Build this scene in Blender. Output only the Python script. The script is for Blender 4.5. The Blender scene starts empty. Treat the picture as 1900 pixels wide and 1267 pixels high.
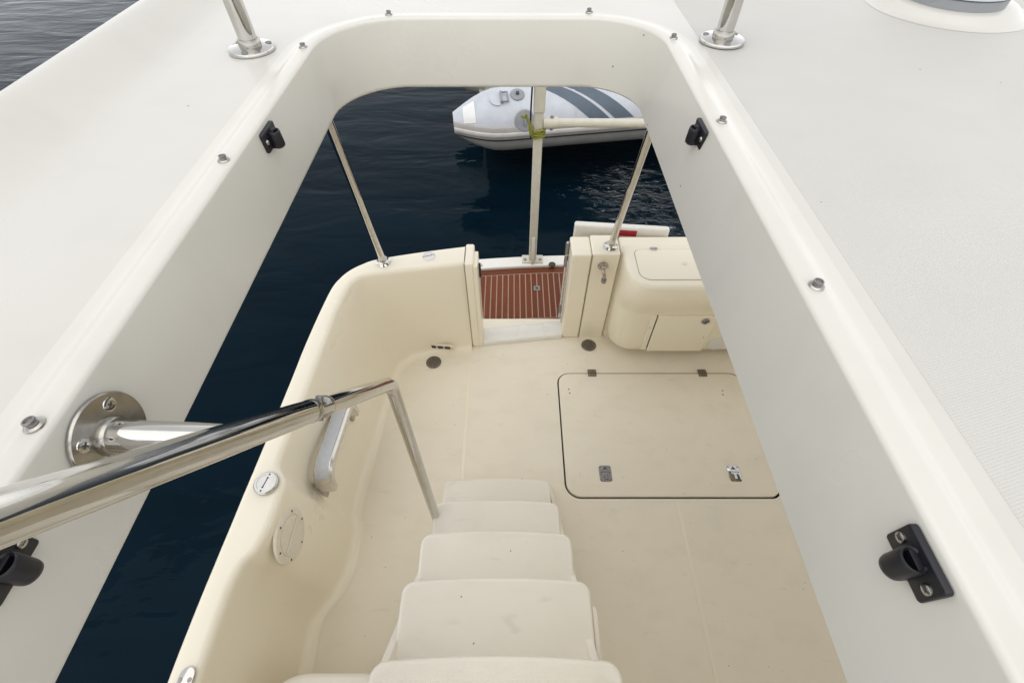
import bpy, bmesh, math, random
from mathutils import Vector, Matrix
random.seed(7)
R = math.radians
S = bpy.context.scene
COL = S.collection

# ------------------------------------------------------------------ camera
cam_d = bpy.data.cameras.new('camera')
cam_d.sensor_width = 36.0
cam_d.lens = 36.0 * 871.0 / 1900.0
cam_d.clip_start = 0.02
cam_d.clip_end = 3000.0
cam = bpy.data.objects.new('camera', cam_d)
cam.location = (0, 0, 2.2)
cam.rotation_euler = (R(90 - 51.205), 0, 0)
COL.objects.link(cam)
S.camera = cam

# ------------------------------------------------------------------ sky, sun, exposure
SUN_EL, SUN_AZ = 75.0, -165.0          # azimuth from +Y towards +X
W = bpy.data.worlds.new('World')
S.world = W
W.use_nodes = True
wn = W.node_tree.nodes
wl = W.node_tree.links
sky = wn.new('ShaderNodeTexSky')
sky.sky_type = 'NISHITA'
sky.sun_disc = False
sky.sun_elevation = R(SUN_EL)
sky.sun_rotation = R(SUN_AZ)
sky.air_density = 1.0
sky.dust_density = 0.3
sky.ozone_density = 1.0
hs = wn.new('ShaderNodeHueSaturation')
hs.inputs['Saturation'].default_value = 0.10
wl.new(sky.outputs[0], hs.inputs['Color'])
wl.new(hs.outputs[0], wn['Background'].inputs['Color'])
wn['Background'].inputs['Strength'].default_value = 0.15

sd = bpy.data.lights.new('sun', 'SUN')
sd.energy = 0.6
sd.angle = R(80)
sd.color = (1.0, 0.97, 0.93)
sun = bpy.data.objects.new('sun', sd)
COL.objects.link(sun)
az, el = R(SUN_AZ), R(SUN_EL)
to_sun = Vector((math.sin(az) * math.cos(el), math.cos(az) * math.cos(el), math.sin(el)))
sun.rotation_euler = to_sun.to_track_quat('Z', 'Y').to_euler()

S.view_settings.view_transform = 'Standard'
S.view_settings.look = 'None'
S.view_settings.exposure = 0.84
S.view_settings.gamma = 1.0
S.view_settings.use_curve_mapping = False
S.render.engine = 'CYCLES'
S.cycles.max_bounces = 10
S.cycles.diffuse_bounces = 6
S.cycles.glossy_bounces = 6
S.cycles.use_denoising = True
S.cycles.caustics_reflective = False
S.cycles.caustics_refractive = False
S.cycles.sample_clamp_indirect = 6.0

# ------------------------------------------------------------------ materials
def new_mat(name):
    m = bpy.data.materials.new(name)
    m.use_nodes = True
    nt = m.node_tree
    return m, nt, nt.nodes['Principled BSDF']

def lk(nt, a, b):
    nt.links.new(a, b)

def math_node(nt, op, a, b=None, clamp=False):
    n = nt.nodes.new('ShaderNodeMath')
    n.operation = op
    n.use_clamp = clamp
    for i, v in enumerate((a, b)):
        if v is None:
            continue
        if isinstance(v, (int, float)):
            n.inputs[i].default_value = v
        else:
            lk(nt, v, n.inputs[i])
    return n.outputs[0]

def ramp(nt, src, p0, p1, c0=0.0, c1=1.0):
    n = nt.nodes.new('ShaderNodeMapRange')
    n.inputs['From Min'].default_value = p0
    n.inputs['From Max'].default_value = p1
    n.inputs['To Min'].default_value = c0
    n.inputs['To Max'].default_value = c1
    lk(nt, src, n.inputs['Value'])
    return n.outputs[0]

def noise(nt, vec, scale, detail=3.0, rough=0.5, distortion=0.0):
    n = nt.nodes.new('ShaderNodeTexNoise')
    n.inputs['Scale'].default_value = scale
    n.inputs['Detail'].default_value = detail
    n.inputs['Roughness'].default_value = rough
    n.inputs['Distortion'].default_value = distortion
    lk(nt, vec, n.inputs['Vector'])
    return n.outputs['Fac']

def mix(nt, fac, a, b):
    n = nt.nodes.new('ShaderNodeMix')
    n.data_type = 'RGBA'
    if isinstance(fac, (int, float)):
        n.inputs[0].default_value = fac
    else:
        lk(nt, fac, n.inputs[0])
    for i, v in ((6, a), (7, b)):
        if isinstance(v, tuple):
            n.inputs[i].default_value = (*v, 1)
        else:
            lk(nt, v, n.inputs[i])
    return n.outputs[2]

def coords(nt, kind='Object'):
    n = nt.nodes.new('ShaderNodeTexCoord')
    return n.outputs[kind]

def world_pos(nt):
    n = nt.nodes.new('ShaderNodeNewGeometry')
    return n.outputs['Position']

def mapping(nt, vec, scale=(1, 1, 1), rot=(0, 0, 0), loc=(0, 0, 0)):
    n = nt.nodes.new('ShaderNodeMapping')
    n.inputs['Scale'].default_value = scale
    n.inputs['Rotation'].default_value = rot
    n.inputs['Location'].default_value = loc
    lk(nt, vec, n.inputs['Vector'])
    return n.outputs[0]

def gelcoat(name, col, col2, rough=0.3, tread=None, specks=0.5, stain=0.25, coat=0.28):
    """moulded gelcoat: faint blotches, small grey specks, short scuffs, optional moulded non-skid relief"""
    m, nt, b = new_mat(name)
    P = world_pos(nt)
    n1 = noise(nt, P, 2.3, 4, 0.6)
    c = mix(nt, ramp(nt, n1, 0.35, 0.7), col, col2)
    n2 = noise(nt, mapping(nt, P, (1, 1.6, 1)), 6.0, 3, 0.55)
    c = mix(nt, math_node(nt, 'MULTIPLY', ramp(nt, n2, 0.50, 0.85), stain), c,
            tuple(v * 0.72 for v in col2))
    # dirt specks
    vo = nt.nodes.new('ShaderNodeTexVoronoi')
    vo.inputs['Scale'].default_value = 17.0
    lk(nt, P, vo.inputs['Vector'])
    sp = math_node(nt, 'LESS_THAN', vo.outputs['Distance'], 0.033)
    wn_ = nt.nodes.new('ShaderNodeSeparateColor')
    lk(nt, vo.outputs['Color'], wn_.inputs[0])
    sp = math_node(nt, 'MULTIPLY', sp, math_node(nt, 'GREATER_THAN', wn_.outputs[0], 1.0 - specks))
    sp = math_node(nt, 'MULTIPLY', sp, 0.85)
    c = mix(nt, sp, c, (0.10, 0.085, 0.07))
    # scuffs
    if stain > 0.2:
        n3 = noise(nt, mapping(nt, P, (4, 11, 6), (0, 0, 0.6)), 2.2, 2, 0.5, 0.6)
        c = mix(nt, math_node(nt, 'MULTIPLY', ramp(nt, n3, 0.66, 0.80), stain * 0.7), c, (0.36, 0.28, 0.25))
    lk(nt, c, b.inputs['Base Color'])
    lk(nt, ramp(nt, n1, 0.3, 0.75, rough * 0.85, rough * 1.25), b.inputs['Roughness'])
    b.inputs['Coat Weight'].default_value = coat
    b.inputs['Coat Roughness'].default_value = 0.15
    b.inputs['Specular IOR Level'].default_value = 0.45
    h = noise(nt, P, 30.0, 2, 0.5)
    bump = nt.nodes.new('ShaderNodeBump')
    bump.inputs['Strength'].default_value = 0.03
    bump.inputs['Distance'].default_value = 0.002
    lk(nt, h, bump.inputs['Height'])
    out = bump.outputs[0]
    if tread:
        pitch, dist, ang = tread
        k = 2 * math.pi / pitch
        sx = nt.nodes.new('ShaderNodeSeparateXYZ')
        lk(nt, mapping(nt, P, (k, k, k), (0, 0, ang)), sx.inputs[0])
        s1 = math_node(nt, 'SINE', sx.outputs[0])
        s2 = math_node(nt, 'SINE', sx.outputs[1])
        hh = math_node(nt, 'MULTIPLY', s1, s2)
        b2 = nt.nodes.new('ShaderNodeBump')
        b2.inputs['Strength'].default_value = 1.0
        b2.inputs['Distance'].default_value = dist
        lk(nt, hh, b2.inputs['Height'])
        lk(nt, out, b2.inputs['Normal'])
        out = b2.outputs[0]
    lk(nt, out, b.inputs['Normal'])
    return m

def plain(name, col, rough=0.5, metal=0.0, vary=0.15, scale=40, bump=0.0, spec=0.5):
    m, nt, b = new_mat(name)
    P = coords(nt)
    n1 = noise(nt, P, scale, 4, 0.6)
    c = mix(nt, ramp(nt, n1, 0.3, 0.75), tuple(v * (1 - vary) for v in col),
            tuple(min(1, v * (1 + vary)) for v in col))
    lk(nt, c, b.inputs['Base Color'])
    lk(nt, ramp(nt, n1, 0.2, 0.8, rough * 0.8, rough * 1.25), b.inputs['Roughness'])
    b.inputs['Metallic'].default_value = metal
    b.inputs['Specular IOR Level'].default_value = spec
    if bump:
        bp = nt.nodes.new('ShaderNodeBump')
        bp.inputs['Strength'].default_value = 0.4
        bp.inputs['Distance'].default_value = bump
        lk(nt, n1, bp.inputs['Height'])
        lk(nt, bp.outputs[0], b.inputs['Normal'])
    return m

M = {}
M['deck'] = gelcoat('deck_gelcoat', (0.605, 0.584, 0.53), (0.585, 0.564, 0.51), 0.30, None, 0.6, 0.2)
M['deck_tread'] = gelcoat('deck_nonskid', (0.56, 0.543, 0.50), (0.542, 0.525, 0.483), 0.48,
                          (0.0038, 0.00024, 0.5), 0.35, 0.12, 0.0)
M['surround'] = gelcoat('surround_gelcoat', (0.655, 0.631, 0.566), (0.637, 0.613, 0.548), 0.30, None, 0.35, 0.2)
M['cream'] = gelcoat('cream_gelcoat', (0.87, 0.807, 0.66), (0.855, 0.792, 0.645), 0.30, None, 0.10, 0.0)
M['cream_floor'] = gelcoat('cream_nonskid', (0.85, 0.787, 0.655), (0.825, 0.762, 0.63), 0.5,
                           (0.0042, 0.00024, 0.3), 0.9, 0.25, 0.0)
M['tread'] = gelcoat('step_gelcoat', (0.84, 0.79, 0.69), (0.82, 0.77, 0.67), 0.45,
                     (0.0036, 0.0002, 0.2), 0.6, 0.24, 0.0)
M['tread_rim'] = gelcoat('step_rim_gelcoat', (0.83, 0.78, 0.68), (0.81, 0.76, 0.66), 0.32, None, 0.1, 0.2)
M['white'] = gelcoat('white_gelcoat', (0.78, 0.76, 0.70), (0.75, 0.73, 0.67), 0.28, None, 0.1, 0.15)
M['steel'] = plain('stainless_steel', (0.58, 0.565, 0.535), 0.055, 1.0, 0.06, 30)
M['steel_worn'] = plain('worn_stainless', (0.43, 0.41, 0.375), 0.22, 1.0, 0.2, 60)
M['bronze'] = plain('tarnished_metal', (0.20, 0.175, 0.14), 0.42, 0.7, 0.35, 120)
M['steel_dark'] = plain('dull_steel', (0.30, 0.29, 0.28), 0.4, 0.8, 0.3, 90)
M['black'] = plain('black_nylon', (0.009, 0.009, 0.013), 0.42, 0.0, 0.3, 80)
M['gap'] = plain('dark_seal', (0.055, 0.045, 0.032), 0.8, 0.0, 0.3, 60)
M['groove'] = plain('shadow_gap_tone', (0.34, 0.30, 0.22), 0.7, 0.0, 0.2, 60)  # lid groove shade put into the colour; also seams and engraving
M['mark'] = plain('dark_engraving', (0.06, 0.06, 0.07), 0.6, 0.0, 0.2, 60)
M['white_plastic'] = plain('white_plastic', (0.72, 0.71, 0.68), 0.35, 0.0, 0.04, 50)
M['plate_plastic'] = plain('cream_plastic', (0.74, 0.69, 0.575), 0.38, 0.0, 0.05, 50)
M['aluminium'] = plain('satin_aluminium', (0.70, 0.68, 0.64), 0.24, 0.85, 0.06, 60)
M['grip'] = plain('grey_grip', (0.50, 0.52, 0.56), 0.5, 0.0, 0.06, 60)
M['post'] = plain('cream_painted_aluminium', (0.60, 0.575, 0.48), 0.4, 0.0, 0.07, 25)
M['red'] = plain('red_sticker', (0.42, 0.025, 0.035), 0.45, 0.0, 0.12, 40)
M['rope'] = plain('yellow_green_rope', (0.25, 0.255, 0.045), 0.85, 0.0, 0.5, 260, 0.002)
M['cord'] = plain('black_cord', (0.01, 0.01, 0.012), 0.7, 0.0, 0.3, 90)
M['hypalon'] = plain('pale_grey_hypalon', (0.50, 0.52, 0.56), 0.5, 0.0, 0.10, 7, 0.006)
M['hypalon_seam'] = plain('pale_seam_tape', (0.48, 0.50, 0.54), 0.5, 0.0, 0.08, 14)
M['hypalon_shade'] = plain('painted_shade_hypalon', (0.36, 0.35, 0.33), 0.5, 0.0, 0.10, 10)  # same cloth as the tube, painted grey-beige for its shaded lower half
M['hypalon_dark'] = plain('slate_hypalon', (0.085, 0.115, 0.15), 0.5, 0.0, 0.12, 12)
M['hypalon_grey'] = plain('grey_rubber', (0.26, 0.265, 0.28), 0.55, 0.0, 0.12, 12)
M['strake'] = plain('rubbing_strake', (0.36, 0.34, 0.32), 0.55, 0.0, 0.1, 12)
M['strake_light'] = plain('strake_bead', (0.55, 0.53, 0.50), 0.5, 0.0, 0.1, 12)
M['strake_dark'] = plain('strake_groove', (0.05, 0.05, 0.05), 0.6, 0.0, 0.1, 12)
M['dinghy_hull'] = plain('dinghy_gelcoat', (0.50, 0.48, 0.43), 0.35, 0.0, 0.08, 8)
M['patch'] = plain('white_patch', (0.74, 0.735, 0.71), 0.5, 0.0, 0.05, 20)
M['hatch_grey'] = plain('grey_hatch_frame', (0.30, 0.31, 0.325), 0.4, 0.2, 0.06, 40)
M['hatch_lid'] = plain('pale_hatch_lid', (0.60, 0.64, 0.68), 0.3, 0.0, 0.05, 40)
M['hull'] = gelcoat('hull_gelcoat', (0.70, 0.69, 0.66), (0.67, 0.66, 0.63), 0.2, None, 0.05, 0.1)

def teak_mat(name, col, along):
    m, nt, b = new_mat(name)
    P = coords(nt)
    sc = (60, 4, 60) if along == 'y' else (4, 60, 60)
    oi = nt.nodes.new('ShaderNodeObjectInfo')
    off = nt.nodes.new('ShaderNodeVectorMath')
    off.operation = 'ADD'
    lk(nt, P, off.inputs[0])
    cx = nt.nodes.new('ShaderNodeCombineXYZ')
    lk(nt, math_node(nt, 'MULTIPLY', oi.outputs['Random'], 40.0), cx.inputs[2])
    lk(nt, cx.outputs[0], off.inputs[1])
    g = noise(nt, mapping(nt, off.outputs[0], sc), 3.0, 5, 0.65, 0.4)
    c = mix(nt, ramp(nt, g, 0.3, 0.72), tuple(v * 0.55 for v in col), col)
    c = mix(nt, ramp(nt, oi.outputs['Random'], 0, 1, 0.0, 0.75), c, tuple(v * 0.5 for v in col))
    lk(nt, c, b.inputs['Base Color'])
    b.inputs['Roughness'].default_value = 0.42
    b.inputs['Specular IOR Level'].default_value = 0.25
    bp = nt.nodes.new('ShaderNodeBump')
    bp.inputs['Strength'].default_value = 0.3
    bp.inputs['Distance'].default_value = 0.001
    lk(nt, g, bp.inputs['Height'])
    lk(nt, bp.outputs[0], b.inputs['Normal'])
    return m
M['teak_y'] = teak_mat('oiled_teak', (0.215, 0.056, 0.018), 'y')
M['teak_x'] = teak_mat('oiled_teak_margin', (0.185, 0.052, 0.020), 'x')
M['caulk'] = plain('pale_caulk', (0.40, 0.26, 0.19), 0.6, 0.0, 0.12, 50)

def water_mat():
    m, nt, b = new_mat('sea_water')
    P = world_pos(nt)
    b.inputs['Roughness'].default_value = 0.035
    b.inputs['IOR'].default_value = 1.333
    b.inputs['Specular IOR Level'].default_value = 0.12
    b.inputs['Specular Tint'].default_value = (0.52, 0.76, 0.92, 1)
    # stirred patch astern (a region of the water itself)
    sx = nt.nodes.new('ShaderNodeSeparateXYZ')
    lk(nt, P, sx.inputs[0])
    dv = nt.nodes.new('ShaderNodeVectorMath')
    dv.operation = 'DISTANCE'
    nt_map = mapping(nt, P, (1.0, 0.75, 0.0))
    lk(nt, nt_map, dv.inputs[0])
    dv.inputs[1].default_value = (1.08, 2.62, 0)
    wob = noise(nt, P, 1.6, 3, 0.6)
    dist = math_node(nt, 'ADD', dv.outputs['Value'], math_node(nt, 'MULTIPLY', wob, 0.7))
    churn = ramp(nt, dist, 0.62, 1.05, 1.0, 0.0)
    a = noise(nt, mapping(nt, P, (1.0, 2.6, 1), (0, 0, 0.45)), 0.9, 3, 0.5, 0.5)
    c1 = noise(nt, mapping(nt, P, (1.0, 2.2, 1), (0, 0, -0.25)), 4.6, 3, 0.5, 0.6)
    d = noise(nt, mapping(nt, P, (1.0, 1.7, 1), (0, 0, 0.2)), 8.0, 5, 0.6, 0.9)
    h = math_node(nt, 'MULTIPLY', a, 0.023)
    h = math_node(nt, 'ADD', h, math_node(nt, 'MULTIPLY', c1, 0.0022))
    h = math_node(nt, 'ADD', h, math_node(nt, 'MULTIPLY', math_node(nt, 'MULTIPLY', d, churn), 0.024))
    bp = nt.nodes.new('ShaderNodeBump')
    bp.inputs['Strength'].default_value = 1.0
    bp.inputs['Distance'].default_value = 1.0
    lk(nt, h, bp.inputs['Height'])
    lk(nt, bp.outputs[0], b.inputs['Normal'])
    # foam flecks
    fo = noise(nt, mapping(nt, P, (1.0, 2.2, 1)), 7.0, 7, 0.75, 1.2)
    fm = math_node(nt, 'MULTIPLY', ramp(nt, fo, 0.615, 0.68), churn, True)
    deep = mix(nt, ramp(nt, a, 0.3, 0.7), (0.0011, 0.0058, 0.0108), (0.0020, 0.0092, 0.0160))
    c = mix(nt, fm, deep, (0.55, 0.60, 0.62))
    lk(nt, c, b.inputs['Base Color'])
    lk(nt, ramp(nt, fm, 0, 1, 0.035, 0.6), b.inputs['Roughness'])
    return m
M['water'] = water_mat()

# ------------------------------------------------------------------ mesh helpers
class MB:
    def __init__(self):
        self.v, self.f = [], []

    def box(self, x0, x1, y0, y1, z0, z1):
        b = len(self.v)
        self.v += [(x, y, z) for z in (z0, z1) for y in (y0, y1) for x in (x0, x1)]
        self.f += [tuple(b + i for i in q) for q in
                   ((0, 2, 3, 1), (4, 5, 7, 6), (0, 1, 5, 4), (2, 6, 7, 3), (0, 4, 6, 2), (1, 3, 7, 5))]
        return self

    def rings(self, rings, closed=True, caps=(False, False)):
        """loft: rings are lists of points of equal length"""
        b = len(self.v)
        n = len(rings[0])
        for r in rings:
            self.v += [tuple(p) for p in r]
        for i in range(len(rings) - 1):
            for j in range(n if closed else n - 1):
                k = (j + 1) % n
                self.f.append((b + i * n + j, b + i * n + k, b + (i + 1) * n + k, b + (i + 1) * n + j))
        if caps[0]:
            self.f.append(tuple(b + j for j in reversed(range(n))))
        if caps[1]:
            o = b + (len(rings) - 1) * n
            self.f.append(tuple(o + j for j in range(n)))
        return self

    def tube(self, pts, rad, n=20, caps=True):
        pts = [Vector(p) for p in pts]
        rads = rad if isinstance(rad, (list, tuple)) else [rad] * len(pts)
        rings = []
        prev = None
        for i, p in enumerate(pts):
            t = (pts[min(i + 1, len(pts) - 1)] - pts[max(i - 1, 0)]).normalized()
            if prev is None:
                a = Vector((0, 0, 1)) if abs(t.z) < 0.9 else Vector((1, 0, 0))
                u = t.cross(a).normalized()
            else:
                u = (prev - t * prev.dot(t)).normalized()
            prev = u
            w = t.cross(u)
            rings.append([p + (u * math.cos(q) + w * math.sin(q)) * rads[i]
                          for q in [2 * math.pi * j / n for j in range(n)]])
        return self.rings(rings, True, (caps, caps))

    def lathe(self, prof, n=32, M4=None, caps=(True, True)):
        rings = []
        for r, z in prof:
            ring = [Vector((r * math.cos(2 * math.pi * j / n), r * math.sin(2 * math.pi * j / n), z)) for j in range(n)]
            if M4 is not None:
                ring = [M4 @ p for p in ring]
            rings.append(ring)
        return self.rings(rings, True, caps)

    def prism(self, outline, z0, z1, M4=None, bev=0.0):
        """outline (ccw) extruded along z with an optional rounded top edge"""
        cx = sum(p[0] for p in outline) / len(outline)
        cy = sum(p[1] for p in outline) / len(outline)
        def ring(k, z):
            out = []
            n = len(outline)
            for i, p in enumerate(outline):
                a, c = outline[i - 1], outline[(i + 1) % n]
                tx, ty = c[0] - a[0], c[1] - a[1]
                l = math.hypot(tx, ty) or 1
                q = Vector((p[0] - ty / l * k, p[1] + tx / l * k, z))
                out.append(M4 @ q if M4 is not None else q)
            return out
        rr = [ring(0, z0)]
        if bev:
            for i in range(4):
                a = math.pi / 2 * i / 3
                rr.append(ring(bev * (1 - math.cos(a)), z1 - bev + bev * math.sin(a)))
        else:
            rr.append(ring(0, z1))
        return self.rings(rr, True, (True, True))

    def build(self, name, mat, parent=None, inv=None, smooth=40, bevel=0.0, loc=None):
        me = bpy.data.meshes.new(name)
        me.from_pydata([tuple(p) for p in self.v], [], self.f)
        me.validate()
        bm = bmesh.new()
        bm.from_mesh(me)
        bmesh.ops.recalc_face_normals(bm, faces=bm.faces)
        bm.to_mesh(me)
        bm.free()
        return finish(name, me, mat, parent, inv, smooth, bevel, loc)

def finish(name, me, mat, parent=None, inv=None, smooth=40, bevel=0.0, loc=None):
    if smooth:
        me.shade_smooth()
        me.set_sharp_from_angle(angle=R(smooth))
    me.materials.append(M[mat] if isinstance(mat, str) else mat)
    o = bpy.data.objects.new(name, me)
    COL.objects.link(o)
    if parent is not None:
        o.parent = parent
        if inv is not None:
            o.matrix_parent_inverse = Matrix.Translation(-Vector(inv))
    if loc is not None:
        o.location = loc
    if bevel:
        md = o.modifiers.new('bevel', 'BEVEL')
        md.width = bevel
        md.segments = 3
        md.limit_method = 'ANGLE'
        md.angle_limit = R(35)
        md.harden_normals = True
    return o

def tag(o, label=None, cat=None, group=None, kind=None):
    if label: o['label'] = label
    if cat: o['category'] = cat
    if group: o['group'] = group
    if kind: o['kind'] = kind
    return o

def thing(name, label, cat, loc=(0, 0, 0), rot=(0, 0, 0), group=None):
    o = bpy.data.objects.new(name, None)
    o.empty_display_size = 0.05
    COL.objects.link(o)
    o.location = loc
    o.rotation_euler = rot
    return tag(o, label, cat, group)

def copy_tree(o, parent=None):
    c = o.copy()
    COL.objects.link(c)
    if parent is not None:
        c.parent = parent
    for ch in list(o.children):
        copy_tree(ch, c)
    return c

def rrect(x0, x1, y0, y1, r, n=8):
    """ccw rounded rectangle; r = one radius or four (x0y0, x1y0, x1y1, x0y1)"""
    if not isinstance(r, (list, tuple)):
        r = [r] * 4
    out = []
    for (cx, cy, a0), q in zip(((x0 + r[0], y0 + r[0], 180), (x1 - r[1], y0 + r[1], 270),
                                (x1 - r[2], y1 - r[2], 0), (x0 + r[3], y1 - r[3], 90)), r):
        for i in range(n + 1):
            a = R(a0 + 90.0 * i / n)
            out.append((cx + q * math.cos(a), cy + q * math.sin(a)))
    return out

def spline(pts, n):
    """Catmull-Rom through tuples of any length"""
    out = []
    L = len(pts)
    for i in range(L - 1):
        p0, p1, p2, p3 = pts[max(i - 1, 0)], pts[i], pts[i + 1], pts[min(i + 2, L - 1)]
        for k in range(n):
            t = k / n
            out.append(tuple(0.5 * (2 * b + (c - a) * t + (2 * a - 5 * b + 4 * c - d) * t * t +
                                    (3 * b - a - 3 * c + d) * t ** 3) for a, b, c, d in zip(p0, p1, p2, p3)))
    out.append(tuple(pts[-1]))
    return out

def sheet_with_hole(name, outer, holes, z, mat, parent=None):
    """flat sheet with rounded openings"""
    bm = bmesh.new()
    edges = []
    for loop in [outer] + holes:
        vs = [bm.verts.new((p[0], p[1], z)) for p in loop]
        edges += [bm.edges.new((vs[i], vs[(i + 1) % len(vs)])) for i in range(len(vs))]
    bmesh.ops.triangle_fill(bm, use_beauty=True, use_dissolve=False, edges=edges)
    for f in bm.faces:
        if f.normal.z < 0:
            f.normal_flip()
    me = bpy.data.meshes.new(name)
    bm.to_mesh(me)
    bm.free()
    return finish(name, me, mat, parent)

def frame(origin, normal, up=(0, 0, 1)):
    """matrix whose local +z is the normal"""
    z = Vector(normal).normalized()
    x = Vector(up).cross(z)
    if x.length < 1e-4:
        x = Vector((1, 0, 0))
    x.normalize()
    y = z.cross(x)
    m = Matrix((x, y, z)).transposed().to_4x4()
    m.translation = Vector(origin)
    return m

def arc_path(pts, rads, n=8):
    """polyline with rounded corners"""
    pts = [Vector(p) for p in pts]
    out = [pts[0]]
    for i in range(1, len(pts) - 1):
        p, a, c = pts[i], pts[i - 1], pts[i + 1]
        r = rads if isinstance(rads, (int, float)) else rads[i - 1]
        d0, d1 = (a - p).normalized(), (c - p).normalized()
        s, e = p + d0 * r, p + d1 * r
        for k in range(n + 1):
            t = k / n
            out.append(s.lerp(p, t).lerp(p.lerp(e, t), t))
    out.append(pts[-1])
    return out

# ================================================================== SETTING
WATER_Z = -0.30
mb = MB()
mb.v = [(-1500, -1500, WATER_Z), (1500, -1500, WATER_Z), (1500, 1500, WATER_Z), (-1500, 1500, WATER_Z)]
mb.f = [(0, 1, 2, 3)]
tag(mb.build('water', 'water', smooth=0), 'dark blue green sea water all around the boat', None, None, 'structure')

# ---- flybridge deck with the stair opening
DZ = 1.834
def hatch_ring(off_top, z):
    """outline of the opening at the deck, grown by off_top"""
    return [(x, y, z) for x, y in rrect(-0.395 - off_top, 0.311 + off_top, -0.78 - off_top, 1.198 + off_top,
                                        [0.12 + off_top, 0.12 + off_top, 0.15 + off_top, 0.165 + off_top], 14)]
def hatch_low(off, z):
    return [(x, y, z) for x, y in rrect(-0.388 - off, 0.285 + off, -0.78 - off, 1.178 + off,
                                        [0.12 + off, 0.12 + off, 0.13 + off, 0.15 + off], 14)]
def lerp_ring(a, b, t):
    return [tuple(p + (q - p) * t for p, q in zip(u, w)) for u, w in zip(a, b)]
low, top = hatch_low(0, 1.708), hatch_ring(0, 1.8355)
rings = [hatch_low(0.03, 1.703), hatch_low(0.010, 1.703), hatch_low(0.003, 1.7045)]
rings += [lerp_ring(low, top, t) for t in (0, .035, .07, .25, .5, .75, .93, .97, 1)]
for k in range(1, 6):
    a = math.pi / 2 * k / 5
    rings.append(hatch_ring(0.0065 * (1 - math.cos(a)), 1.8355 + 0.0065 * math.sin(a)))
for o_, z_ in ((0.020, 1.8420), (0.025, 1.8413), (0.030, 1.8395), (0.036, 1.8365), (0.042, 1.8347), (0.050, 1.8341), (0.060, DZ)):
    rings.append(hatch_ring(o_, z_))
mb = MB().rings(rings)
deck_outer = [(-0.64, -2.2), (2.02, -2.2), (2.02, 1.52), (-0.64, 1.52)]
deck = sheet_with_hole('flybridge_deck', deck_outer, [[p[:2] for p in hatch_ring(0.060, 0)]], DZ, 'deck')
tag(deck, 'white moulded flybridge deck around the stair opening', None, None, 'structure')
mb.build('hatch_surround', 'surround', deck, smooth=50)
# moulded outer lip of the deck and its sides
prof_l = [(-0.64, DZ), (-0.668, DZ + .0006), (-0.682, DZ + .003), (-0.697, DZ + .009), (-0.720, DZ + .024), (-0.742, DZ + .039),
          (-0.757, DZ + .0465), (-0.772, DZ + .049), (-0.785, DZ + .045), (-0.794, DZ + .033), (-0.800, DZ),
          (-0.803, 1.74), (-0.795, 1.712), (-0.765, 1.703), (-0.43, 1.703)]
mb = MB().rings([[(x, y, z) for x, z in prof_l] for y in (-2.2, 1.52)], False)
prof_r = [(1.2 - x + 0.18, z) for x, z in prof_l]
mb.rings([[(x, y, z) for x, z in prof_r] for y in (-2.2, 1.52)], False)
mb.build('deck_edge', 'deck', deck, smooth=60)
# the deck ahead and under, the rounded aft edge
prof_a = [(1.52, DZ), (1.545, DZ - .001), (1.565, DZ - .01), (1.575, DZ - .03), (1.575, 1.74), (1.56, 1.71), (1.52, 1.703)]
mb = MB().rings([[(x, y, z) for y, z in prof_a] for x in (-0.802, 2.182)], False)
mb.build('aft_edge', 'deck', deck, smooth=60)
under = sheet_with_hole('underside', [(-0.785, -2.2), (2.165, -2.2), (2.165, 1.53), (-0.785, 1.53)],
                        [[p[:2] for p in hatch_low(0.03, 0)]], 1.7035, 'cream', deck)
# non-skid panels: thin raised sheets
def panel(outline, nm='nonskid_panel', mat='deck_tread', h=.0004):
    return MB().prism(outline, DZ - 0.0002, DZ + h, bev=h * .8).build(nm, mat, deck, smooth=60)
panel(rrect(0.388, 1.92, -2.1, 1.46, 0.05))
# moulded plinth under the round hatch
MB().lathe([(0.172, 0.0), (0.160, 0.002), (0.148, 0.008), (0.138, 0.016), (0.128, 0.019), (0.02, 0.019)], 48,
           Matrix.Translation((1.012, 1.300, DZ + 0.0008)), (False, True)).build('plinth', 'deck', deck, smooth=60)

# ---- cockpit floor with the hatch recess
LID = (0.262, 1.285, 0.822, 1.532)
hole = rrect(LID[0] - .008, LID[1] + .008, LID[2] - .009, LID[3] + .005, [.075, .06, .06, .07], 8)
floor = sheet_with_hole('cockpit_floor', [(-0.86, -0.9), (2.06, -0.9), (2.06, 1.95), (-0.86, 1.95)], [hole], 0.0, 'cream_floor')
tag(floor, 'cream moulded non-skid cockpit floor below the opening', None, None, 'structure')
hr = [[(x, y, z) for x, y in hole] for z in (0.0, -0.004)]
hole2 = rrect(LID[0] - .006, LID[1] + .006, LID[2] - .006, LID[3] + .003, [.073, .058, .058, .068], 8)
hr += [[(x, y, -0.03) for x, y in hole2]]
MB().rings(hr, True, (False, True)).build('hatch_recess', 'gap', floor, smooth=50)
for (x0, x1, y0, y1) in ((-0.250, -0.234, 0.25, 1.60), (0.772, 0.788, -0.85, 0.80)):
    MB().prism(rrect(x0, x1, y0, y1, .006, 3), 0.0003, 0.0014, bev=.0008).build('smooth_strip', 'cream', floor)

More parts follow.
